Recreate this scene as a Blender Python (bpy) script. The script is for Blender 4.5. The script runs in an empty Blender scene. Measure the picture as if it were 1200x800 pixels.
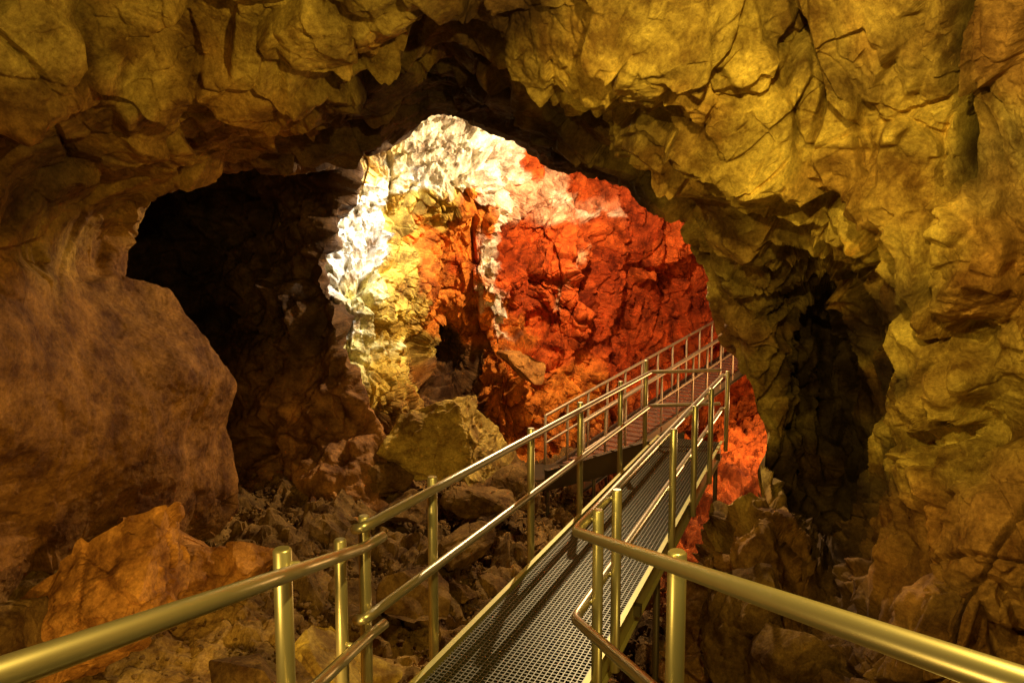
import bpy, math, numpy as np, bmesh, random
from mathutils import Vector, Matrix
random.seed(4); rng=np.random.default_rng(7)
scene=bpy.context.scene
C5,S5=math.cos(math.radians(5)),math.sin(math.radians(5))

# ---- cave survey: horizontal / vertical reading and distance from the station -> metres
def P(a,b,d):
    X=(np.asarray(a,float)-600)/800; V=(400-np.asarray(b,float))/800; d=np.asarray(d,float)
    return np.stack([X*d, d*(C5+V*S5), d*(V*C5-S5)],-1)

# ---------------------------------------------------------------- noise
def hsh(ix,iy,iz,seed):
    h=(ix*374761393+iy*668265263+iz*2147483647+seed*1274126177)&0xffffffff
    h=((h^(h>>13))*1274126177)&0xffffffff
    h=((h^(h>>15))*2246822519)&0xffffffff
    h=h^(h>>16)
    return (h&0xffffff).astype(np.float32)*np.float32(1/16777216.0)
def vnoise(p,seed=0):
    f=np.floor(p); i=f.astype(np.int64); t=(p-f).astype(np.float32); t=t*t*t*(t*(t*6-15)+10)
    r=0
    for dx in (0,1):
        wx=t[:,0] if dx else 1-t[:,0]
        for dy in (0,1):
            wy=t[:,1] if dy else 1-t[:,1]
            for dz in (0,1):
                wz=t[:,2] if dz else 1-t[:,2]
                r=r+wx*wy*wz*hsh(i[:,0]+dx,i[:,1]+dy,i[:,2]+dz,seed)
    return r*2-1
def fbm(p,o=4,seed=0,g=.5):
    a=1;r=0
    for k in range(o):
        r=r+a*vnoise(p*(2.03**k)+k*17.3,seed+k); a*=g
    return r
def facet(p,seed=0,tilt=.8,k=.38,K=22.):
    """per-cell tilted planes: soft-stepped value, crack distance, chiselled (max) and scalloped (min) surfaces"""
    f=np.floor(p); i=f.astype(np.int64); n=len(p); t=(p-f).astype(np.float32)
    d1=np.full(n,9e9,np.float32); d2=d1.copy(); ws=np.zeros(n,np.float32)+1e-30; vs=np.zeros(n,np.float32)
    mx=np.full(n,-9e9,np.float32); mn=np.full(n,9e9,np.float32); f32=np.float32
    for dx in (-1,0,1):
        for dy in (-1,0,1):
            for dz in (-1,0,1):
                jx,jy,jz=i[:,0]+dx,i[:,1]+dy,i[:,2]+dz
                a=hsh(jx,jy,jz,seed); e=hsh(jx,jy,jz,seed+37)
                b=(a*f32(91.7)+e*f32(17.3))%f32(1); c=(a*f32(57.3)+e*f32(71.9))%f32(1)
                rx=(t[:,0]-f32(dx)-a);ry=(t[:,1]-f32(dy)-b);rz=(t[:,2]-f32(dz)-c)
                d=(rx*rx+ry*ry+rz*rz)
                sl=f32(tilt*2)*((a*f32(12.6)%1-f32(.5))*rx+(b*f32(13.7)%1-f32(.5))*ry+(c*f32(14.3)%1-f32(.5))*rz)
                v=(e*2-1)+sl
                m=d<d1
                d2=np.where(m,d1,np.minimum(d2,d)); d1=np.where(m,d,d1)
                w=np.exp(-f32(K)*d); ws+=w; vs+=w*v
                loc=np.maximum(d-f32(1),0)**2*f32(1.2)+f32(k)*d; g=(e-f32(.5))*f32(.5)+sl
                mx=np.maximum(mx,g-loc); mn=np.minimum(mn,g+loc)
    return vs/ws,np.sqrt(d2)-np.sqrt(d1),mx-mx.mean(),mn-mn.mean()
def warp(p,a,s,seed):
    return p+a*np.stack([vnoise(p*s,seed),vnoise(p*s+31,seed+1),vnoise(p*s+77,seed+2)],-1)
def joints(p,nrm,freq,seed,wob=.16,wid=.05):
    """parallel joint planes: per-slab offset with narrow transition, and distance to the joint (0 at the joint)"""
    nrm=np.array(nrm,float); nrm/=np.linalg.norm(nrm)
    s=(p@nrm)*freq+wob*vnoise(p*.8,seed)+.02*vnoise(p*6,seed+1)+.35*vnoise(p*np.array([.25,.25,.25])+5,seed+2)
    i=np.floor(s).astype(np.int64); t=s-i; z=np.zeros_like(i)
    h0=hsh(i,z,z,seed)*2-1; h1=hsh(i+1,z,z,seed)*2-1
    w=np.clip((t-1+wid)/wid,0,1); w=w*w*(3-2*w)
    tiltv=(hsh(i,z+7,z,seed)*2-1)*(t-.5)
    return h0*(1-w)+h1*w+tiltv*(1-w)*.9, np.minimum(t,1-t)/freq

def rbf(pts,vals,sm=1e-3):
    pts=np.asarray(pts,float); vals=np.asarray(vals,float); n=len(pts)
    def k(r2): return .5*r2*np.log(r2+1e-12)
    D=((pts[:,None]-pts[None])**2).sum(-1)
    A=np.zeros((n+3,n+3)); A[:n,:n]=k(D)+sm*np.eye(n); A[:n,n]=1; A[:n,n+1:]=pts; A[n,:n]=1; A[n+1:,:n]=pts.T
    w=np.linalg.solve(A,np.concatenate([vals,np.zeros(3)]))
    def f(q):
        out=w[n]+q@w[n+1:]
        for a,b in zip(pts,w[:n]): out=out+b*k(((q-a)**2).sum(-1))
        return out
    return f
def idw(q,pts,cols,pw=4.0,e=400):
    pts=np.asarray(pts,float); W=0;S=0
    for a,c in zip(pts,np.asarray(cols,float)):
        w=1/((((q-a)**2).sum(-1)+e)/1000)**(pw/2)
        W=W+w; S=S+w[:,None]*c
    return S/W[:,None]
def segdist(q,line):
    line=np.asarray(line,float); r=np.full(len(q),9e9)
    for a,b in zip(line,line[1:]):
        t=np.clip(((q-a)@(b-a))/((b-a)@(b-a)),0,1); r=np.minimum(r,np.linalg.norm(q-a-t[:,None]*(b-a),axis=1))
    return r
def blur(N,r,passes=2,axes=(0,1)):
    for _ in range(passes):
        for ax in axes:
            pad=[(0,0)]*N.ndim; pad[ax]=(r+1,r)
            c=np.cumsum(np.pad(N,pad,mode='edge'),axis=ax); L=N.shape[ax]
            N=(np.take(c,range(2*r+1,2*r+1+L),axis=ax)-np.take(c,range(0,L),axis=ax))/(2*r+1)
    return N
def unit(N): return N/(np.linalg.norm(N,axis=-1,keepdims=True)+1e-9)

# ---------------------------------------------------------------- mesh helpers
def link(ob): scene.collection.objects.link(ob); return ob
def grid_obj(name,G,mat,col=None,smooth=True):
    M,N=G.shape[:2]; me=bpy.data.meshes.new(name)
    me.vertices.add(M*N); me.vertices.foreach_set('co',G.reshape(-1).astype(np.float32))
    idx=np.arange(M*N).reshape(M,N)
    q=np.stack([idx[:-1,:-1],idx[:-1,1:],idx[1:,1:],idx[1:,:-1]],-1).reshape(-1,4)
    me.loops.add(q.size); me.polygons.add(len(q))
    me.loops.foreach_set('vertex_index',q.reshape(-1).astype(np.int32))
    me.polygons.foreach_set('loop_start',np.arange(0,q.size,4,dtype=np.int32))
    me.polygons.foreach_set('use_smooth',np.full(len(q),smooth))
    me.update(calc_edges=True)
    if col is not None:
        at=me.attributes.new('tint','FLOAT_COLOR','POINT')
        c=np.ones((M*N,4),np.float32); c[:,:3]=np.clip(col.reshape(-1,3),0,1); at.data.foreach_set('color',c.reshape(-1))
    me.materials.append(mat)
    return link(bpy.data.objects.new(name,me))
def grid_normals(G):
    du=np.gradient(G,axis=0); dv=np.gradient(G,axis=1)
    return unit(np.cross(du,dv))
def resample(pts,n,extra=0.):
    pts=np.asarray(pts,float); dl=np.linalg.norm(np.diff(pts[:, :2],axis=0),axis=1)
    if extra: dl=dl+extra*np.linalg.norm(np.diff(pts[:,2:4],axis=0),axis=1)
    d=np.r_[0,np.cumsum(dl)]
    t=np.linspace(0,d[-1],n)
    return np.stack([np.interp(t,d,pts[:,k]) for k in range(pts.shape[1])],-1)

# ---------------------------------------------------------------- materials
def nt(name):
    m=bpy.data.materials.new(name); m.use_nodes=True; t=m.node_tree; b=t.nodes['Principled BSDF']
    return m,t,b
def rock_mat(name,rough=.8,fine=1.0,attr=True,base=(.3,.2,.08),spec=.2):
    m,t,b=nt(name); N=t.nodes; L=t.links
    tc=N.new('ShaderNodeNewGeometry')
    n1=N.new('ShaderNodeTexNoise'); n1.inputs['Scale'].default_value=2.6; n1.inputs['Detail'].default_value=6; n1.inputs['Roughness'].default_value=.68
    n2=N.new('ShaderNodeTexNoise'); n2.inputs['Scale'].default_value=30; n2.inputs['Detail'].default_value=6; n2.inputs['Roughness'].default_value=.8
    for x in (n1,n2): L.new(tc.outputs['Position'],x.inputs['Vector'])
    if attr:
        a=N.new('ShaderNodeAttribute'); a.attribute_name='tint'; src=a.outputs['Color']
    else:
        a=N.new('ShaderNodeRGB'); a.outputs[0].default_value=(*base,1); src=a.outputs[0]
    r1=N.new('ShaderNodeValToRGB'); r1.color_ramp.elements[0].position=.38; r1.color_ramp.elements[1].position=.64
    r1.color_ramp.elements[0].color=(.38,.28,.21,1); r1.color_ramp.elements[1].color=(1.35,1.3,1.15,1)
    L.new(n1.outputs['Fac'],r1.inputs['Fac'])
    r2=N.new('ShaderNodeValToRGB'); r2.color_ramp.elements[0].position=.3; r2.color_ramp.elements[1].position=.7
    r2.color_ramp.elements[0].color=(.5,.44,.38,1); r2.color_ramp.elements[1].color=(1.35,1.35,1.3,1)
    L.new(n2.outputs['Fac'],r2.inputs['Fac'])
    m1=N.new('ShaderNodeMix'); m1.data_type='RGBA'; m1.blend_type='MULTIPLY'; m1.inputs[0].default_value=1
    m2=N.new('ShaderNodeMix'); m2.data_type='RGBA'; m2.blend_type='MULTIPLY'; m2.inputs[0].default_value=1
    L.new(src,m1.inputs[6]); L.new(r1.outputs[0],m1.inputs[7]); L.new(m1.outputs[2],m2.inputs[6]); L.new(r2.outputs[0],m2.inputs[7])
    L.new(m2.outputs[2],b.inputs['Base Color'])
    b.inputs['Roughness'].default_value=rough; b.inputs['Specular IOR Level'].default_value=spec
    b1=N.new('ShaderNodeBump'); b1.inputs['Strength'].default_value=.85*fine; b1.inputs['Distance'].default_value=.022
    L.new(n2.outputs['Fac'],b1.inputs['Height']); L.new(b1.outputs[0],b.inputs['Normal'])
    return m
def steel_mat(name,col,rough,metal=1.0,sc=8,var=.93):
    m,t,b=nt(name); N=t.nodes; L=t.links
    tc=N.new('ShaderNodeNewGeometry'); n=N.new('ShaderNodeTexNoise'); n.inputs['Scale'].default_value=sc; n.inputs['Detail'].default_value=2
    L.new(tc.outputs['Position'],n.inputs['Vector'])
    r=N.new('ShaderNodeValToRGB'); r.color_ramp.elements[0].position=.3; r.color_ramp.elements[1].position=.7
    r.color_ramp.elements[0].color=(*[c*var for c in col],1); r.color_ramp.elements[1].color=(*col,1)
    L.new(n.outputs['Fac'],r.inputs[0]); L.new(r.outputs[0],b.inputs['Base Color'])
    b.inputs['Roughness'].default_value=rough
    b.inputs['Metallic'].default_value=metal
    return m
ROCK=rock_mat('cave_rock'); ROCKFAR=rock_mat('chamber_rock',rough=.85,fine=1.3,spec=.15); ROCKG=rock_mat('cave_floor_rock',rough=.9)
FLOW=rock_mat('flowstone_rock',rough=.65)
BOULD=rock_mat('boulder_rock',attr=False,base=(.175,.10,.034),rough=.9,spec=.12)
BOULDY=rock_mat('yellow_boulder_rock',attr=False,base=(.48,.34,.085))
BOULDR=rock_mat('rusty_boulder_rock',attr=False,base=(.46,.21,.05))
RAIL=steel_mat('rail_steel',(.52,.44,.28),.35,.82); POST=steel_mat('post_steel',(.56,.47,.26),.36,.75)
RAILF=steel_mat('far_rail_steel',(.36,.25,.15),.5,.5)  # darker, duller rail steel for the far flight
TREAD=steel_mat('tread_steel',(.26,.12,.07),.6,.3)
DECK=steel_mat('grating_steel',(.10,.085,.048),.42,.7); BEAM=steel_mat('beam_steel',(.46,.39,.14),.5,.5)
DARKST=steel_mat('dark_steel',(.15,.115,.07),.5,.8)

# ---------------------------------------------------------------- near cave wall
pairs=[((240,950),(-450,1000)),((250,760),(-450,800)),((262,640),(-450,650)),((290,590),(-450,560)),((272,500),(-450,460)),
((287,450),(-450,400)),((255,405),(-450,340)),((205,345),(-450,280)),((152,330),(-450,200)),((150,290),(-450,100)),((200,240),(-450,-100)),
((270,205),(-300,-350)),((340,203),(0,-350)),((395,198),(200,-350)),((440,184),(350,-350)),((482,170),(430,-350)),((505,142),(500,-350)),((525,145),(540,-350)),((575,170),(640,-350)),
((645,200),(800,-350)),((730,228),(1000,-350)),((805,268),(1300,-350)),((832,325),(1650,-200)),((848,400),(1650,150)),((872,440),(1650,300)),
((892,520),(1650,450)),((878,586),(1650,560)),((835,600),(1650,680)),((805,660),(1650,800)),((775,780),(1650,950)),((760,950),(1650,1100))]
NN,MM,LL=1800,480,22
pr=resample([(*a,*b) for a,b in pairs],NN,.22)
rim=pr[:,:2]; out=pr[:,2:]
k=np.ones(9)/9
for arr in (rim,out):
    for c in range(2):
        pad=np.pad(arr[:,c],4,mode='edge'); arr[:,c]=np.convolve(pad,k,'valid')
cen=np.array([560,420.])
dirv=unit(rim-cen)
rim=rim+dirv*8
dp=[(-450,-350,2.2),(-100,-350,3),(300,-350,3.2),(600,-350,3.2),(900,-350,3),(1300,-350,2.4),(1650,-350,2),
(-450,100,2.8),(-450,400,3),(-450,700,3.2),(-450,1000,3.2),(1650,100,2.2),(1650,400,2.3),(1650,700,2.4),(1650,1100,2.5),
(0,0,4.0),(300,0,4.6),(600,0,5),(900,0,4.2),(1200,0,3.4),
(0,120,4.4),(0,200,4.9),(0,260,5.2),(0,400,5),(0,600,5.6),(0,750,5.8),(0,950,5.6),
(130,230,6.2),(145,290,7.4),(140,340,7.1),(150,430,6.6),(240,450,7.2),(275,460,8),(265,500,8.2),(200,550,7.1),(285,590,8.3),(80,500,5.9),(250,700,8.2),(240,900,7.4),(110,680,6.8),
(180,60,4.9),(330,60,5.0),(300,130,5.7),(200,150,5.5),(230,205,6.6),(270,195,7.6),(400,172,8.1),(400,90,5.8),(440,30,5.0),
(470,70,6),(510,60,6.6),(510,130,8.6),(600,75,6.0),(640,185,8.6),(690,145,6.4),(640,120,6.6),(800,250,8.1),(745,190,7.0),(740,100,5.1),(800,190,6.0),
(860,262,6.3),(840,290,7.2),(838,340,8.0),(855,400,8.3),(895,480,8.4),(900,560,8.2),
(880,340,7.5),(885,400,8.0),(905,450,8.3),(945,350,8.4),(940,305,7.0),(1000,335,7.4),(1005,400,8.6),(960,450,9.2),(935,510,8.9),(980,520,9.0),(1038,440,7.4),(1030,560,7.6),(1012,620,7.6),(965,620,8.2),
(1060,400,5.5),(1072,470,5.4),(1080,560,5.3),(1052,340,5.1),
(1000,285,5.4),(930,262,5.7),(905,640,7.0),(985,720,6.6),(1000,780,5.5),(850,620,7.7),(850,700,7.2),(820,800,6.8),(770,900,6.4),
(1130,400,4.6),(1110,470,4.5),(1120,500,5.0),(1200,400,4.2),(1200,560,4.3),(1200,750,4.2),(1100,220,4.35),(960,120,4.6),(1080,60,3.95),(1180,200,3.95),(1060,700,4.9),(1000,950,5)]
dp=np.array(dp,float); dfun=rbf(dp[:,:2]/800,dp[:,2],2e-4)
MC=500; tc_=np.linspace(0,1,MC)
sub=slice(None,None,5); rs=rim[sub]; os_=out[sub]
Ac=rs[None]+tc_[:,None,None]*(os_-rs)[None]
Dc=dfun(Ac.reshape(-1,2)/800).reshape(MC,-1)
Gc=P(Ac[...,0],Ac[...,1],np.maximum(Dc,1.6))
seg=np.linalg.norm(np.diff(Gc,axis=0),axis=-1)/np.linalg.norm(Gc[1:],axis=-1)
seg=np.minimum(seg,.03)
am=Ac[1:]; outside=np.maximum(np.maximum(-am[...,0],am[...,0]-1200),np.maximum(-am[...,1],am[...,1]-800))
seg=seg*np.where(outside>40,.12,1)
seg=blur(seg,6,2,(0,1))
cum=np.concatenate([np.zeros((1,seg.shape[1])),np.cumsum(seg,0)]); cum/=cum[-1]
tg=np.linspace(0,1,MM)
TT=np.stack([np.interp(tg,cum[:,j],tc_) for j in range(cum.shape[1])],1)
xs=np.arange(NN)[sub]
TT=np.stack([np.interp(np.arange(NN),xs,TT[i]) for i in range(MM)],0)
A=rim[None]+TT[:,:,None]*(out-rim)[None]
drim=dfun(rim/800)
D=dfun(A.reshape(-1,2)/800).reshape(MM,NN)
ss=np.linspace(1,0,LL,endpoint=False)
AL=rim[None]+ (ss**1.5)[:,None,None]*150*dirv[None]
DL=drim[None]+ (np.sin(ss*math.pi/2))[:,None]*2.4
A2=np.concatenate([AL,A]); D2=np.concatenate([DL,D]); D2=np.maximum(D2,1.6)
G=P(A2[...,0],A2[...,1],D2)
n=grid_normals(G)
ctr=np.array([0,4,-.5]); 
sgn=np.sign(((ctr-G[LL:])*n[LL:]).sum(-1).mean()); n=n*sgn
n=unit(blur(n,24,2))
p=G.reshape(-1,3); a=A2.reshape(-1,2)
def reg(cx,cy,rx,ry): return np.exp(-(((a[:,0]-cx)/rx)**2+((a[:,1]-cy)/ry)**2))
bulge=np.clip(reg(110,480,190,160)*1.8,0,1)
alc=np.clip(reg(970,470,90,160)*1.4,0,1)
flute=np.clip(reg(970,520,120,260)*1.3+reg(850,700,90,120),0,1)
gran=reg(1190,180,40,170)
right=np.clip((a[:,0]-600)/120,0,1)
rows=np.arange(MM+LL)-LL
rimf=np.repeat(np.clip(.5+rows/60,.5,1),NN)
str_=np.array([1,1,.65])
f1,c1,x1,m1_=facet(warp(p,.03,1.3,3)*str_*.9,1,3.0,K=46); f2,c2,x2,m2_=facet(warp(p,.015,3,9)*str_*2.0,5,3.4,K=44); f3,c3,x3,m3_=facet(warp(p,.008,9,13)*5.0,8,3.0,K=32)
f5,c5,x5,m5_=facet(p*13.0,18,2.6,K=20)
pj=p.copy(); pj[:,0]+=.22*p[:,2]; pj[:,1]+=.10*p[:,2]
f7,c7,x7,m7_=facet(warp(pj,.015,3,36)*np.array([2.4,2.4,.62]),29,3.2,.25,K=50)
j1,e1=joints(p,(-.35,.92,.20),1.3,120,.10,.04)
j2,e2=joints(p,(.15,.45,.88),1.15,130,.14,.04)
j3,e3=joints(p,(.45,.75,-.50),.9,140,.10,.04)
br=np.clip(vnoise(p*.9,40)+.65,0,1); br2=np.clip(vnoise(p*1.7,44)+.5,0,1)
lft=1-right
m1=np.clip(vnoise(p*.55,150)*2+.8,0,1); m2=np.clip(vnoise(p*.55,155)*2+.6,0,1); m3=np.clip(vnoise(p*.5,158)*2+.5,0,1)
h=(.10*lft+.05*right)*f1+(.058*lft+.035*right)*f2*(.5+.5*br)+.017*f3*(.4+.6*br2)+.0055*f5*(.35+.65*br2)
h+=right*(.14*j1*m1+.09*j3*m3+.085*f7*(.45+.55*br))+(.4+.6*lft)*.09*j2*m2
h*=(1-.90*bulge)*(1-.65*gran)*(1-.3*alc)*rimf
h+=.04*fbm(p*.8,2,20)*(1-.5*bulge)+.006*fbm(p*4.5,2,25)+.004*fbm(p*20,2,29)
crack=np.clip(1-c1/.045,0,1)**.7*.08*np.clip(vnoise(p*.7,51)*2+.5,0,1)+np.clip(1-c2/.06,0,1)*.04*br*(1-.4*right)
crack+=right*np.clip(1-c7/.06,0,1)*.06*br
crack+=right*(np.clip(1-e1/.03,0,1)*.15*m1+np.clip(1-e3/.028,0,1)*.13*m3)+np.clip(1-e2/.028,0,1)*.08*m2
h-=crack*(1-.92*bulge)*rimf
fl=fbm(warp(p,.1,2,60)*np.array([3.8,2.8,.4]),2,61)
h+=flute*.16*(.6-np.abs(fl)*2)
_,_,_,pit=facet(warp(p,.03,6,75)*8,75,.3,1.1)
h+=bulge*(.03*fbm(p*2.6,3,73)+.014*pit)+gran*(.02*np.abs(fbm(p*13,3,71))+.012*pit)
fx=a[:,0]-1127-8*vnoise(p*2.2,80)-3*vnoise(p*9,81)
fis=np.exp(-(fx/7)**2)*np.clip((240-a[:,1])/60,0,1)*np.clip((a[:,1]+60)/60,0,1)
h-=.40*fis
dist=np.linalg.norm(p,axis=1)
fade=np.clip((dist-1.2)/1.5,.25,1)
G2=(p+n.reshape(-1,3)*(h*fade)[:,None]).reshape(G.shape)
Y=(.60,.44,.10);O=(.38,.265,.07);B=(.27,.145,.045);R=(.25,.115,.030);Dk=(.12,.065,.028);BK=(.05,.03,.016);DD=(.09,.05,.022)
cp=[(0,0,O),(150,60,O),(330,50,(.54,.37,.09)),(300,140,(.46,.25,.06)),(180,150,(.42,.24,.06)),(90,120,B),(0,160,B),(60,220,Dk),(80,290,(.36,.22,.05)),(130,300,R),(150,270,(.28,.16,.04)),(0,350,R),(100,380,R),(100,450,R),(200,520,R),(40,600,R),(250,470,R),(200,400,R),
(0,760,B),(430,40,O),(450,120,DD),(400,150,DD),(330,175,Dk),(560,40,DD),(560,110,BK),(640,150,BK),(740,210,BK),(500,110,BK),(690,170,DD),(600,0,Dk),(620,50,O),(700,80,Y),(760,150,O),(850,120,Y),(1000,150,Y),(1000,270,Y),(900,220,Y),(830,220,O),  # darkest tones paint the shade under the arch into the colour
(1100,30,O),(1170,200,(.34,.25,.085)),(1200,50,B),(1100,150,Y),(1150,350,(.46,.27,.07)),(950,350,BK),(930,450,BK),(970,500,BK),(990,400,BK),(870,320,O),(865,380,B),(885,440,O),(890,500,O),(1030,380,BK),(1040,450,BK),(940,560,DD),(1000,570,BK),(880,560,O),(895,650,B),(980,640,DD),(1050,640,B),(1080,500,Y),(1088,420,Y),(1150,600,(.36,.19,.06)),(1120,430,Y),  # near-black points put the right alcove's shade into the rock colour
(850,700,B),(900,740,B),(1000,750,Dk),(1200,750,B),(1080,250,Y),(1030,80,O),(-450,300,R),(1650,300,O),(600,-350,B)]
aw=a+np.stack([fbm(p*1.3,3,90),fbm(p*1.3+9,3,93)],-1)*26
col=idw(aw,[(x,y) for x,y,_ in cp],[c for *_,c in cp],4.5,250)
st1=np.clip(fbm(p*1.7,3,97)*1.4,0,1)[:,None]; lum=col.mean(1,keepdims=True)/.2; col=col*(1-st1*.5)+st1*.5*np.array([.38,.17,.04])*np.clip(lum,0,1)
pl=np.clip(f2*.12+right*j1*.12,-.35,.4)[:,None]; col=col*(1+pl*(1-.9*bulge[:,None]))
col=col*(1-.85*np.clip(fis*1.3,0,1))[:,None]  # shade inside the fissure painted into the wall colour
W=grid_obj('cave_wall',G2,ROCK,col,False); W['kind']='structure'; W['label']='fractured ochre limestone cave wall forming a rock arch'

# ---------------------------------------------------------------- dark recess wall
edge=resample([(425,90),(408,150),(405,205),(385,260),(378,310),(385,360),(395,420),(425,470),(455,520),(452,600),(450,760)],380)
edge[:,0]+=2
NB=340
tb=np.linspace(0,1,NB)
lf=np.stack([np.full(380,70.),edge[:,1]],-1)
A=lf[None]+tb[:,None,None]*(edge[:,:2]-lf)[None]
lp=20
bd=[(70,100,11),(70,400,11),(70,760,9),(200,300,12),(300,240,12.2),(400,200,11.2),(250,350,12),(330,330,11.8),(385,330,11.0),(300,400,11.6),(370,420,10.8),(400,440,10.5),(300,520,11.0),(350,560,10.0),(430,500,10.4),(455,560,10.2),(400,620,9.6),(300,620,10.2),(450,740,9.5)]
bd=np.array(bd,float); bf=rbf(bd[:,:2]/800,bd[:,2],1e-3)
D=bf(A.reshape(-1,2)/800).reshape(NB,380)
sl=np.linspace(0,1,lp+1)[1:]
AL=edge[None,:,:2]+np.stack([-(sl**1.5)*40,np.zeros(lp)],-1)[:,None]*1.0
DL=D[-1][None]+np.sin(sl*math.pi/2)[:,None]*3
A2=np.concatenate([A,AL]);D2=np.concatenate([D,DL])
G=P(A2[...,0],A2[...,1],D2); n=grid_normals(G); n*=np.sign((-(G)*n).sum(-1).mean()); n=unit(blur(n,12,2))
p=G.reshape(-1,3); a=A2.reshape(-1,2)
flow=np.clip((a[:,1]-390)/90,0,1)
f1,c1,x1,m1_=facet(warp(p,.15,1.4,103)*1.1,101,2.0,.55,K=30); f2,c2,x2,m2_=facet(warp(p,.08,3,107)*2.6,105,1.2,.6)
h=(1-flow)*(.15*f1+.06*f2)+flow*(.10*f1+.20*x2+.05*f2)+.14*fbm(p*1.5,4,110)+.025*fbm(p*10,3,112)
G2=(p+n.reshape(-1,3)*h[:,None]).reshape(G.shape)
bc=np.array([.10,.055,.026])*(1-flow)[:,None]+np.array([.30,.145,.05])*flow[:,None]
bc=bc*np.clip((a[:,0]-200)/150,.3,1)[:,None]  # passage gloom painted in: colour darkens upward and to the left
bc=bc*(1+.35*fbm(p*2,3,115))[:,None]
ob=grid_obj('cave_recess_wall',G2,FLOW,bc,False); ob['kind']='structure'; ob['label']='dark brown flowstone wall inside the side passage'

# ---------------------------------------------------------------- lit far chamber
GX,GY=740,640
gx=np.linspace(330,1050,GX); gy=np.linspace(20,740,GY)
AX,AY=np.meshgrid(gx,gy,indexing='ij'); a=np.stack([AX,AY],-1).reshape(-1,2)
cd=[(330,20,12),(330,400,12.5),(330,700,12),(400,150,12.4),(400,250,12.6),(395,350,12),(420,420,12),(460,460,12.1),(470,220,12.7),(520,170,13.2),(560,230,13.2),(470,300,13),(480,370,13.2),(512,415,16.0),(530,450,15.2),(450,520,12.6),
(530,280,14.3),(545,350,14.6),(578,330,13.8),(590,430,14.0),(620,280,15.4),(625,380,15.7),(610,200,14.3),(650,240,15),(690,220,15.6),(685,300,14.8),(690,370,15.0),(660,430,15.0),(620,480,14.6),(725,310,16.8),(770,300,16.8),(735,380,17.2),(800,300,17.6),(800,400,18.2),
(860,430,18.6),(890,520,18),(600,560,14.5),(700,560,16),(1040,300,17),(1040,600,17),(700,20,15),(1040,20,15),(560,20,13.6),(450,60,13),(600,700,14.5),(900,700,17)]
cd=np.array(cd,float); cf=rbf(cd[:,:2]/800,cd[:,2],2e-4)
D=cf(a/800)
G=P(a[:,0],a[:,1],D).reshape(GX,GY,3); n=grid_normals(G); n*=np.sign((-(G)*n).sum(-1).mean()); n=unit(blur(n,16,2)); p=G.reshape(-1,3)
s2=np.array([1,1,.42])
f1,c1,x1,m1_=facet(warp(p,.1,1.0,203)*s2*.8,201,2.6,K=36); f2,c2,x2,m2_=facet(warp(p,.05,2.6,207)*s2*2.0,205,2.6,K=30); f3,c3,x3,m3_=facet(warp(p,.02,6,210)*4.6,209,2.4,K=22)
f5,c5,x5,m5_=facet(warp(p,.02,9,240)*11,219,2.0,K=14)
_,_,_,pitA=facet(warp(p,.06,5,250)*4.6,250,.35,1.1); _,_,_,pitB=facet(warp(p,.02,9,255)*10.5,255,.3,1.1)
Wt=(.90,.92,.90);Cr=(.78,.77,.42);Or=(.74,.25,.035);Rd=(.62,.115,.02);Ye=(.60,.44,.09);Br=(.42,.20,.04);R2=(.46,.07,.014);Pk=(.84,.50,.36)
cc=[(500,165,Wt),(530,190,Wt),(560,190,Wt),(540,212,Wt),(500,212,Wt),(470,212,(.85,.78,.5)),(430,215,(.7,.52,.2)),(590,190,Wt),(425,270,Wt),(445,245,Wt),(395,340,Wt),(420,310,Wt),(430,345,Cr),(410,380,Wt),(415,420,Cr),(440,390,Cr),(470,265,Ye),(460,310,Ye),(470,340,Ye),(470,380,Ye),(460,440,Ye),(440,460,Ye),(495,440,Br),
(520,290,Or),(510,330,Or),(500,300,Or),(540,350,Or),(512,415,(.12,.06,.03)),(530,440,(.16,.08,.03)),(545,250,Or),(510,245,Ye),(560,300,Rd),(600,340,Rd),(600,290,Rd),(560,370,Or),(615,220,Pk),(640,225,Pk),(640,300,Rd),(620,350,R2),(600,420,Or),(640,420,Rd),(650,470,Or),(680,245,(.76,.30,.17)),(720,320,R2),(690,290,Rd),(670,380,Rd),(650,350,Rd),  # near-black points paint shade into the hollow behind the yellow block
(720,380,R2),(760,300,Rd),(745,260,R2),(800,360,R2),(860,440,Rd),(870,520,Rd),(940,480,Rd),(900,600,Rd),(860,590,Rd),(960,560,Rd),(820,560,R2),(640,180,Rd),(700,210,Rd),(600,540,Or),(540,540,(.3,.17,.05)),(480,520,(.3,.17,.05)),(700,560,(.3,.1,.04)),(330,300,Ye),(1000,300,Rd),(600,50,Wt),(800,100,Rd)]
wn=np.stack([fbm(p*1.3,4,220,.6),fbm(p*1.3+9,4,224,.6)],-1)
aw=a+wn*18
col=idw(aw,[(x,y) for x,y,_ in cc],[c for *_,c in cc],7,70)
for ln,wd,cl in (([(602,185),(603,225),(584,262),(570,300),(574,345),(588,395)],10,(.93,.90,.84)),([(605,195),(640,232),(690,250),(715,256)],6,(.92,.76,.66)),([(690,270),(668,320),(655,370)],4,(.88,.5,.3))):
    sd=segdist(a+wn*10,ln); sw=np.clip(1.25-sd/wd*(1+.8*vnoise(p*3,260)),0,1)[:,None]*np.clip(vnoise(p*4,262)*2.5+.75,0,1)[:,None]
    col=col*(1-sw)+np.array(cl)*sw
wh=np.clip((col[:,2]-.25)/.35,0,1)
h=(.17-.05*wh)*f1+.09*f2*(1-.5*wh)+(1-wh)*(.036*f3+.011*f5)+wh*(.32*pitA+.16*pitB)+.10*fbm(p*.9,2,212)-.26*np.clip(1-c1/.09,0,1)-.15*np.clip(1-c2/.10,0,1)*(1-.3*wh)-.05*(1-wh)*np.clip(1-c3/.12,0,1)
h+=.05*wh
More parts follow.
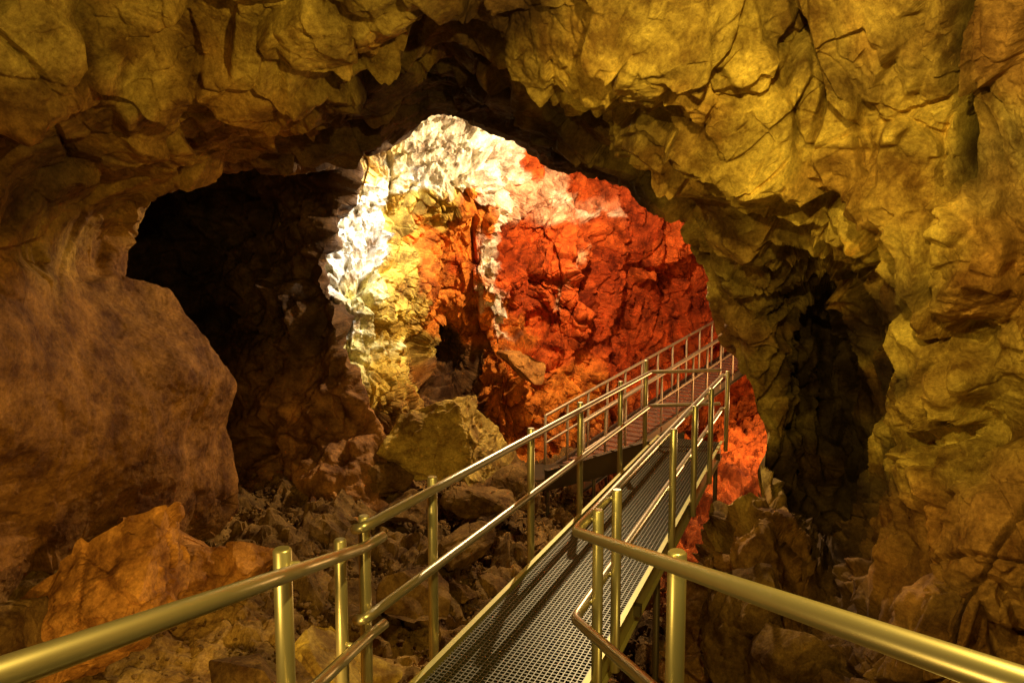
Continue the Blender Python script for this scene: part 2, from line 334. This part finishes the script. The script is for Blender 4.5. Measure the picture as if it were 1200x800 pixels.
G2=(p+n.reshape(-1,3)*h[:,None]).reshape(G.shape)
st1=np.clip(fbm(p*1.6,4,230)*1.3-.15,0,1)[:,None]; col=col*(1-(.7*(1-wh))[:,None]*st1*np.array([.5,.7,.85]))
ob=grid_obj('chamber_wall',G2,ROCKFAR,col,False); ob['kind']='structure'; ob['label']='floodlit white, orange and red chamber wall'

# ---------------------------------------------------------------- ground
gp=[(-7,0,-2.6),(-7,6,-2.6),(-4.5,3,-3.0),(-3,3,-3.2),(-3,5,-3.1),(-4,6.5,-2.8),(-3,8,-3.1),(-1.5,4.5,-3.35),(-1,6,-3.5),(0,7.5,-3.8),(-1,9,-3.5),(0,10,-3.8),(0,12,-3.9),(1.6,7,-4.4),(2.6,6,-5.2),(2,4,-5),(1,3,-4.4),(0,3,-4),(0,0,-4),(3,9,-4.7),
(0,14,-3.7),(3,13,-4.3),(5,18,-3.4),(-4,11,-3.0),(-6,14,-2.5),(8,10,-4),(8,3,-4.5),(8,18,-3),(0,19,-3),(-2,12.5,-3.3)]
gp=np.array(gp,float); gf=rbf(gp[:,:2]/5,gp[:,2],1e-3)
def gz(xy):
    z=gf(xy/5); q=np.c_[xy,np.zeros(len(xy))]
    return z+.14*fbm(q*1.2,4,300)
gx=np.linspace(-8,9,560); gy=np.linspace(-2,20,640)
X,Yg=np.meshgrid(gx,gy,indexing='ij'); xy=np.stack([X,Yg],-1).reshape(-1,2); q=np.c_[xy,np.zeros(len(xy))]
f1,c1,x1,m1_=facet(warp(q,.1,2,303)*1.6,301,1.8); f2,c2,x2,m2_=facet(warp(q,.04,5,307)*4.5,305,1.8)
soft=np.clip((6.8-xy[:,1])/1.6,0,1)
z=gz(xy)+(.12*f1+.06*f2-.05*np.clip(1-c2/.15,0,1))*(1-.75*soft)+.02*fbm(q*14,3,310)
G=np.c_[xy,z].reshape(560,640,3)
redg=(np.clip((xy[:,1]-9)/1.5,0,1)*np.clip((xy[:,0]-1.2)/1.2,0,1))[:,None]
col=(np.array([.19,.11,.036])*(1-soft[:,None])+np.array([.36,.22,.06])*soft[:,None])
col=(col*(1-redg)+redg*np.array([.48,.11,.02]))*(1+.35*fbm(q*1.5,4,320))[:,None]
gr=grid_obj('ground',G,ROCKG,col,False); gr['kind']='structure'; gr['label']='uneven rubble-strewn cave floor'

# ---------------------------------------------------------------- rocks
def rock_mesh(name,mat,seed,rad,sub=5,planes=10,keep=(.32,.78)):
    bm=bmesh.new(); bmesh.ops.create_icosphere(bm,subdivisions=sub,radius=1)
    me=bpy.data.meshes.new(name); bm.to_mesh(me); bm.free()
    v=np.zeros(len(me.vertices)*3,np.float32); me.vertices.foreach_get('co',v); v=v.reshape(-1,3).astype(float)
    r=np.random.default_rng(seed)
    for _ in range(planes):
        nn=r.normal(size=3); nn/=np.linalg.norm(nn); d=r.uniform(*keep); s=v@nn-d; m=s>0; v[m]-=s[m,None]*nn
    v*=1.3
    v*=np.array(rad)
    un=v/(np.linalg.norm(v,axis=1,keepdims=True)+1e-9)
    if sub>=4:
        q=v+seed*3.1; f,c,x,mn=facet(warp(q,.03,3,seed)*2.6,seed+3,2.4,K=30); f4,_,x4,_2=facet(q*8,seed+5,2.4,K=20)
        v+=un*(.040*f+.014*f4+.015*fbm(q*2,3,seed)+.005*fbm(q*14,2,seed)-.03*np.clip(1-c/.06,0,1))[:,None]*min(1,max(rad)*1.3)
    me.vertices.foreach_set('co',v.reshape(-1).astype(np.float32)); me.update()
    me.polygons.foreach_set('use_smooth',np.full(len(me.polygons),False))
    me.materials.append(mat); return me
def boulder(name,mat,seed,loc,rad,rot,label,sub=5,**k):
    ob=link(bpy.data.objects.new(name,rock_mesh(name,mat,seed,rad,sub,**k))); ob.location=loc; ob.rotation_euler=rot
    ob['label']=label; ob['category']='rock'; ob['group']='boulders on the cave floor'; return ob
BL=[(BOULDR,11,P(105,685,5.35),(.92,.55,.46),(.1,-.42,.2),'large rusty orange boulder leaning against the cave wall',6),
(BOULDR,12,P(255,672,6.6),(.66,.5,.28),(.1,.12,.3),'flat orange rock slab beside the large boulder',6),
(BOULDY,47,P(532,520,11.0),(1.12,.7,.74),(.0,-.28,.3),'big yellow block standing in the chamber mouth',6),
(BOULDY,14,P(385,775,5.2),(.24,.3,.2),(.3,.2,.9),'yellow broken boulder beside the walkway posts',6),
(BOULD,15,P(290,790,5.3),(.30,.3,.12),(.1,.1,.2),'low brown rock slab on the rubble floor',5),
(BOULDR,16,P(180,630,7.0),(.50,.4,.34),(.2,.4,.2),'rusty block behind the large boulder',5),
(BOULD,17,P(20,755,4.9),(.35,.3,.25),(.2,.4,.2),'dark brown rock at the foot of the wall',5),
(BOULD,18,P(495,690,7.2),(.38,.35,.24),(.2,.1,.5),'brown angular rock under the railing',5),
(BOULD,19,P(530,645,8.3),(.46,.3,.17),(.1,-.3,.5),'tilted brown slab on the rubble slope',5),
(BOULD,20,P(560,590,9.6),(.45,.4,.22),(.3,.3,.1),'brown slab on the rubble slope',5),
(BOULD,21,P(470,600,9.6),(.40,.4,.24),(.1,.3,.6),'dark block at the foot of the flowstone',5),
(BOULD,22,P(605,575,10.5),(.32,.4,.26),(.5,.1,.1),'broken rock in the chamber mouth',5),
(BOULD,28,P(445,545,10.4),(.42,.4,.30),(.5,.2,.4),'dark broken rock leaning against the yellow block',5),
(BOULDR,23,P(615,432,13.7),(.50,.4,.28),(.2,.5,.1),'orange ledge rock on the chamber wall',5),
(BOULDY,24,P(430,800,5.2),(.2,.2,.14),(.5,.3,.1),'yellow rock below the handrail',5),
(BOULD,25,P(870,745,6.6),(.34,.4,.6),(.2,.3,.1),'brown block wedged below the walkway',5),
(BOULD,26,P(930,790,5.9),(.26,.3,.42),(.4,.1,.7),'brown block below the cave wall',5)]
for i,(m,s,l,r,ro,lab,sb) in enumerate(BL): boulder('boulder' if i==0 else 'boulder.%03d'%i,m,s,tuple(l),r,ro,lab,sb,**(dict(keep=(.38,.72),planes=10) if s==47 else {}))
cnt=0; prot=[rock_mesh('rock',BOULDR if i==8 else BOULD,60+i,(1.1,.85,.5),4,7,keep=(.25,.6)) for i in range(9)]
while cnt<110:
    x=random.uniform(-4.6,1.6); y=random.uniform(4.2,12.5)
    if abs(x/y)>.8: continue
    s=random.uniform(.05,.17)*(1 if random.random()<.85 else 1.8)
    if y<6.4: s=min(s,.07)
    zz=float(gz(np.array([[x,y]]))[0])
    ob=link(bpy.data.objects.new('rock' if cnt==0 else 'rock.%03d'%cnt,random.choice(prot)))
    ob.location=(x,y,zz+s*.2); ob.scale=(s,s,s); ob.rotation_euler=[random.uniform(-.8,.8),random.uniform(-.8,.8),random.uniform(0,6.3)]
    ob['label']='angular broken stone lying on the cave floor'; ob['category']='rock'; ob['group']='loose stones on the cave floor'; cnt+=1
vs=[];fs=[];off=0
base=rock_mesh('tmp',BOULD,99,(1,.8,.6),1,9,(.6,.9)); bv=np.array([v.co[:] for v in base.vertices]); bfc=[list(f.vertices) for f in base.polygons]
for i in range(6500):
    x=random.uniform(-5,2.2); y=random.uniform(3.8,13); s=random.uniform(.010,.042)*(.6 if y<6.4 else 1)
    Rm=np.array(Matrix.Rotation(random.uniform(0,6.3),3,Vector((random.random(),random.random(),random.random()+.1)).normalized()))
    vs.append((bv*s*rng.uniform(.6,1.3,3))@Rm.T+np.array([x,y,0])); fs+= [[k+off for k in f] for f in bfc]; off+=len(bv)
V=np.concatenate(vs); cxy=np.repeat(np.array([v.mean(0)[:2] for v in vs]),len(bv),0); V[:,2]+=gz(cxy)+.02
me=bpy.data.meshes.new('rubble'); me.from_pydata(V.tolist(),[],fs); me.materials.append(BOULD); me.update()
ob=link(bpy.data.objects.new('rubble',me)); ob['kind']='stuff'; ob['label']='loose fine rubble scattered over the cave floor'; ob['category']='rubble'

# ---------------------------------------------------------------- tubes, bars
def rounded(pts,r=.12,n=7):
    pts=[np.array(q,float) for q in pts]; o=[pts[0]]
    for i in range(1,len(pts)-1):
        a,b,c=pts[i-1],pts[i],pts[i+1]; ra=min(r,np.linalg.norm(a-b)*.45); rc=min(r,np.linalg.norm(c-b)*.45)
        s=b+(a-b)/np.linalg.norm(a-b)*ra; e=b+(c-b)/np.linalg.norm(c-b)*rc
        for t in np.linspace(0,1,n): o.append((1-t)**2*s+2*t*(1-t)*b+t*t*e)
    o.append(pts[-1]); return o
def tube_mesh(name,pts,r,mat,seg=20,cap=.004):
    pts=[Vector(q) for q in pts]
    t0=(pts[1]-pts[0]).normalized(); t1=(pts[-1]-pts[-2]).normalized()
    ring=[(pts[0],r-cap)]+[(pts[0]+t0*cap,r)]+[(q,r) for q in pts[1:-1]]+[(pts[-1]-t1*cap,r),(pts[-1],r-cap)]
    bm=bmesh.new(); rings=[]; up=None
    for i,(q,rr) in enumerate(ring):
        a=ring[max(i-1,0)][0]; b=ring[min(i+1,len(ring)-1)][0]; t=(b-a).normalized()
        if up is None: up=t.orthogonal().normalized()
        u=(up-t*up.dot(t)).normalized(); up=u; w=t.cross(u)
        rings.append([bm.verts.new(q+(u*math.cos(k*2*math.pi/seg)+w*math.sin(k*2*math.pi/seg))*rr) for k in range(seg)])
    for a,b in zip(rings,rings[1:]):
        for k in range(seg):
            f=bm.faces.new([a[k],a[(k+1)%seg],b[(k+1)%seg],b[k]]); f.smooth=True
    bm.faces.new(rings[0][::-1]); bm.faces.new(rings[-1])
    me=bpy.data.meshes.new(name); bm.to_mesh(me); bm.free(); me.materials.append(mat); return me
def box_into(bm,o,ax,ay,az):
    o,ax,ay,az=map(Vector,(o,ax,ay,az)); v=[bm.verts.new(o+ax*i+ay*j+az*k) for i in (0,1) for j in (0,1) for k in (0,1)]
    for f in ((0,1,3,2),(4,6,7,5),(0,4,5,1),(2,3,7,6),(0,2,6,4),(1,5,7,3)): bm.faces.new([v[i] for i in f])
def bm_obj(name,bm,mat,parent):
    bmesh.ops.recalc_face_normals(bm,faces=bm.faces)
    me=bpy.data.meshes.new(name); bm.to_mesh(me); bm.free(); me.materials.append(mat)
    ob=link(bpy.data.objects.new(name,me)); ob.parent=parent; return ob
def part(name,me,parent):
    ob=link(bpy.data.objects.new(name,me)); ob.parent=parent; return ob

WK=bpy.data.objects.new('walkway',None); link(WK)
WK['label']='galvanised steel walkway with grating deck and tubular handrails over cave floor'; WK['category']='walkway'
dv=np.array([.40,.9165,0]); nv=np.array([.9165,-.40,0]); ZD=-2.30
Lp=lambda s:np.array([-.49,4.1,ZD])+dv*s
Rp=lambda s:Lp(s)+nv*1.05
up=np.array([0,0,1.])
ZT=-1.32; ZM=-1.80; sJ=-.785; OFF=.062
RR=.027
def ramp_pt(J,y,slope,drift): return np.array([J[0]+drift*(J[1]-y),y,J[2]+slope*(J[1]-y)])
SL=6.0; SR=6.45
SLOPE={'L':.316,'R':.290}; DRIFT={'L':-.01,'R':.145}
def J(side,z):
    q=(Lp(sJ)+nv*OFF) if side=='L' else (Rp(-.20)-nv*OFF); q=q.copy(); q[2]=z; return q
for nm,zt in (('handrail',ZT),('mid_rail',ZM)):
    j=J('L',zt-.02); e=j+dv*.17; 
    part(nm,tube_mesh(nm,rounded([ramp_pt(j,-.4,SLOPE['L'],DRIFT['L']),j,e],.10),RR,RAIL,24),WK)
    a0=Lp(sJ+.02)+nv*OFF; a0[2]=zt+.085; E=Lp(SL)+nv*OFF; E[2]=zt+.05; a1=Lp(sJ+.02)+nv*(OFF-.07); a1[2]=zt+.06
    E2=Rp(SR-.02)-nv*(OFF+.03); E2[2]=zt+.07
    part(nm,tube_mesh(nm,rounded([a1-dv*.01,a0-dv*.03,a0+dv*.12,E,E2],.09),RR,RAIL,24),WK)
    j=J('R',zt); E=Rp(SR)-nv*OFF; E[2]=zt
    part(nm,tube_mesh(nm,rounded([ramp_pt(j,-.4,SLOPE['R'],DRIFT['R']),j,E],.07,9),RR,RAIL,24),WK)
def post(xy,z0,z1,inn,tops,r=.031,parent=WK,mat=POST):
    me=tube_mesh('post',[(xy[0],xy[1],z0),(xy[0],xy[1],(z0+z1)/2),(xy[0],xy[1],z1)],r,mat,24,.007)
    po=part('post',me,parent)
    for zt in tops:
        a=np.array([xy[0],xy[1],zt]); m=tube_mesh('bracket',[a+inn*.3,a+inn*.6,a+inn*1.0],.013,mat,10,.001); part('bracket',m,po)
for s in (-.90,-.70,1.62,2.95,4.55,5.95):
    z=0 if s<-.8 else .055
    q=Lp(s); post(q,ZD-.12,ZT+z+.055 if s<5.9 else ZT+.22,nv*OFF,(ZT+z,ZM+z))
q=Lp(0); post(q,ZD-.12,ZT+.13,nv*OFF,(ZT+.07,ZM+.07))
for s in (.02,.42,2.3,3.5,4.75,6.48):
    q=Rp(s); post(q,ZD-.12,ZT+.06,-nv*OFF,(ZT,ZM))
for (side,y,sd) in (('L',2.36,-1),('L',.2,-1),('R',2.30,1),('R',.0,1)):
    t=ramp_pt(J(side,ZT),y,SLOPE[side],DRIFT[side]); md=ramp_pt(J(side,ZM),y,SLOPE[side],DRIFT[side])
    xy=t.copy(); xy[0]+=sd*OFF
    post(xy,t[2]-1.1,t[2]+(.06 if sd<0 else .035),np.array([-sd*OFF,0,0]),(t[2],md[2]),.033)
bm=bmesh.new(); S0,S1=-.62,6.5; DI=.10; DW=.87
nb=int((S1-S0)/.032)
for i in range(nb+1):
    s=S0+i*.032; box_into(bm,Lp(s)+nv*(DI+.01)-up*.03,dv*.007,nv*(DW-.01),up*.03)
for j in range(27):
    o=DI+.025+j*.032; box_into(bm,Lp(S0)+nv*o-up*.028,dv*(S1-S0),nv*.007,up*.0275)
bm_obj('deck_grating',bm,DECK,WK)
bm=bmesh.new(); rd=np.array([0,-1,.32]); rd=rd/np.linalg.norm(rd); ru=np.array([0,.305,.952]); st0=np.array([-.76,3.42,ZD-.02])
for i in range(105): box_into(bm,st0+rd*.036*i-ru*.03,rd*.005,(1.05,0,0),ru*.03)
for j in range(24): box_into(bm,st0+np.array([.02+j*.043,0,0])-ru*.028,rd*3.8,(.006,0,0),ru*.025)
bm_obj('ramp_grating',bm,DECK,WK)
def channel(name,a,b,out_,hgt,mat,parent,top=.02,fl=.05):
    bm=bmesh.new(); a=np.array(a,float); b=np.array(b,float); d=b-a
    box_into(bm,a-up*(hgt-top),d,out_*.008,up*hgt)
    box_into(bm,a-up*(hgt-top)+out_*.008,d,out_*fl,up*.009)
    box_into(bm,a+up*(top-.009)+out_*.008,d,out_*fl,up*.009)
    return bm_obj(name,bm,mat,parent)
channel('side_beam',Lp(S0)+nv*(DI-.002),Lp(S1)+nv*(DI-.002),-nv,.17,BEAM,WK,.02,.028)
channel('side_beam',Rp(S0)-nv*.078,Rp(S1)-nv*.078,nv,.22,BEAM,WK,.02,.028)
for s in (1.2,3.6,6.0):
    bm=bmesh.new(); box_into(bm,Lp(s)-up*.14,nv*1.03,dv*.06,up*.08); bm_obj('cross_beam',bm,DARKST,WK)
for s in (-.90,-.70,0,1.62,2.95,4.55,5.95):
    bm=bmesh.new(); box_into(bm,Lp(s)-up*.11-dv*.03,nv*(DI-.004),dv*.06,up*.05); bm_obj('post_bracket',bm,BEAM,WK)
for s in (2.2,6.2):
    for f,zz in ((Lp,-2.0),(Rp,-2.6)):
        q=f(s)+nv*(0.12 if f is Lp else -.1); part('support_leg',tube_mesh('support_leg',[q-up*.15,q-up*1,q+up*(zz)],.03,DARKST,14),WK)

# ---------------------------------------------------------------- far staircase
SC=bpy.data.objects.new('staircase',None); link(SC)
SC['label']='steel staircase with slatted treads climbing along the red chamber wall'; SC['category']='staircase'
def flight(a,b,width,nst,rails_=True,np_=9,bh=.2,tm=None):
    a=np.array(a,float); b=np.array(b,float); d=b-a; hd=d.copy(); hd[2]=0; hd/=np.linalg.norm(hd); sd=np.array([hd[1],-hd[0],0])
    for sgn in (0,1):
        o=sd*width*sgn; so=sd*(1 if sgn else -1)
        channel('side_beam',a+o,b+o,so,bh,DARKST,SC,.05,.05)
        if rails_:
            for hh,r in ((1.05,.028),(.55,.022)):
                nm='handrail' if hh>1 else 'mid_rail'
                part(nm,tube_mesh(nm,[a+o+up*hh,(a+b)/2+o+up*hh,b+o+up*hh],r,RAILF,12),SC)
            for i in range(np_):
                q=a+d*(i/(np_-1))+o; part('post',tube_mesh('post',[q-up*.1,q+up*.5,q+up*1.07],.025,RAILF,12),SC)
    for i in range(nst):
        bm=bmesh.new(); q=a+d*((i+.5)/nst)+sd*.01
        for k in range(5): box_into(bm,q+hd*(k*.042)-up*.02,hd*.036,sd*(width-.02),up*.025)
        bm_obj('tread',bm,tm,SC)
flight((.60,12.1,-3.45),(5.85,17.9,-1.78),.85,40,True,13,.2,TREAD)
flight((2.0,9.7,-2.34),(.55,11.2,-3.22),.9,6,False,2,.34,DARKST)
for q in ((.6,11.2,-3.2),(.62,12.1,-3.4),(1.3,10.6,-2.8),(1.9,13.5,-3.05),(3.2,15.0,-2.7)):
    part('support_leg',tube_mesh('support_leg',[q,(q[0],q[1],q[2]-.5),(q[0],q[1],q[2]-1.3)],.03,DARKST,12),SC)
bm=bmesh.new()
for k in range(22): box_into(bm,(.3,11.15+k*.045,-3.32),(1.1,0,0),(0,.03,0),(0,0,.03))
bm_obj('landing_grating',bm,DARKST,SC)

# ---------------------------------------------------------------- light
def lamp(name,typ,loc,power,col,size=.15,target=None,spot=None,blend=.6):
    l=bpy.data.lights.new(name,typ); l.energy=power; l.color=col
    if typ=='AREA': l.size=size
    else: l.shadow_soft_size=size
    if spot: l.spot_size=math.radians(spot); l.spot_blend=blend
    o=link(bpy.data.objects.new(name,l)); o.location=loc
    if target is not None: o.rotation_euler=(Vector(target)-Vector(loc)).to_track_quat('-Z','Y').to_euler()
    return o
yel=(1,.765,.17)
lamp('cave_lamp','POINT',(.6,1.65,1.25),350,yel,.035)
lamp('cave_lamp','SPOT',(-2.0,.5,1.3),450,yel,.035,(3.4,5,.6),80,.8)
lamp('cave_lamp','POINT',(-1.5,1.1,-.9),75,(1,.70,.17),.04)
lamp('floor_lamp','POINT',(1.6,2.2,-3.6),35,yel,.06)
lamp('floor_lamp','SPOT',(-1.3,2.2,-1.9),270,(1,.67,.16),.05,(-2.6,6.5,-3.0),105,.8)
lamp('chamber_floodlight','SPOT',tuple(P(530,110,10.6)),1500,(.97,1,1),.03,tuple(P(435,275,12.6)),60,.8)
lamp('chamber_floodlight','POINT',tuple(P(700,150,10.8)),1650,(1,.78,.46),.04)
lamp('chamber_floodlight','POINT',tuple(P(960,470,14)),420,(1,.6,.24),.08)
w=bpy.data.worlds.new('World'); scene.world=w; w.use_nodes=True
bg=w.node_tree.nodes['Background']; bg.inputs[0].default_value=(1,.66,.22,1); bg.inputs[1].default_value=.015
cam=bpy.data.cameras.new('camera'); cam.lens=24; cam.sensor_width=36; cam.clip_start=.02; cam.clip_end=200
co=link(bpy.data.objects.new('camera',cam)); co.rotation_euler=(math.radians(85),0,0); scene.camera=co
scene.view_settings.view_transform='Standard'; scene.view_settings.look='None'; scene.view_settings.exposure=0
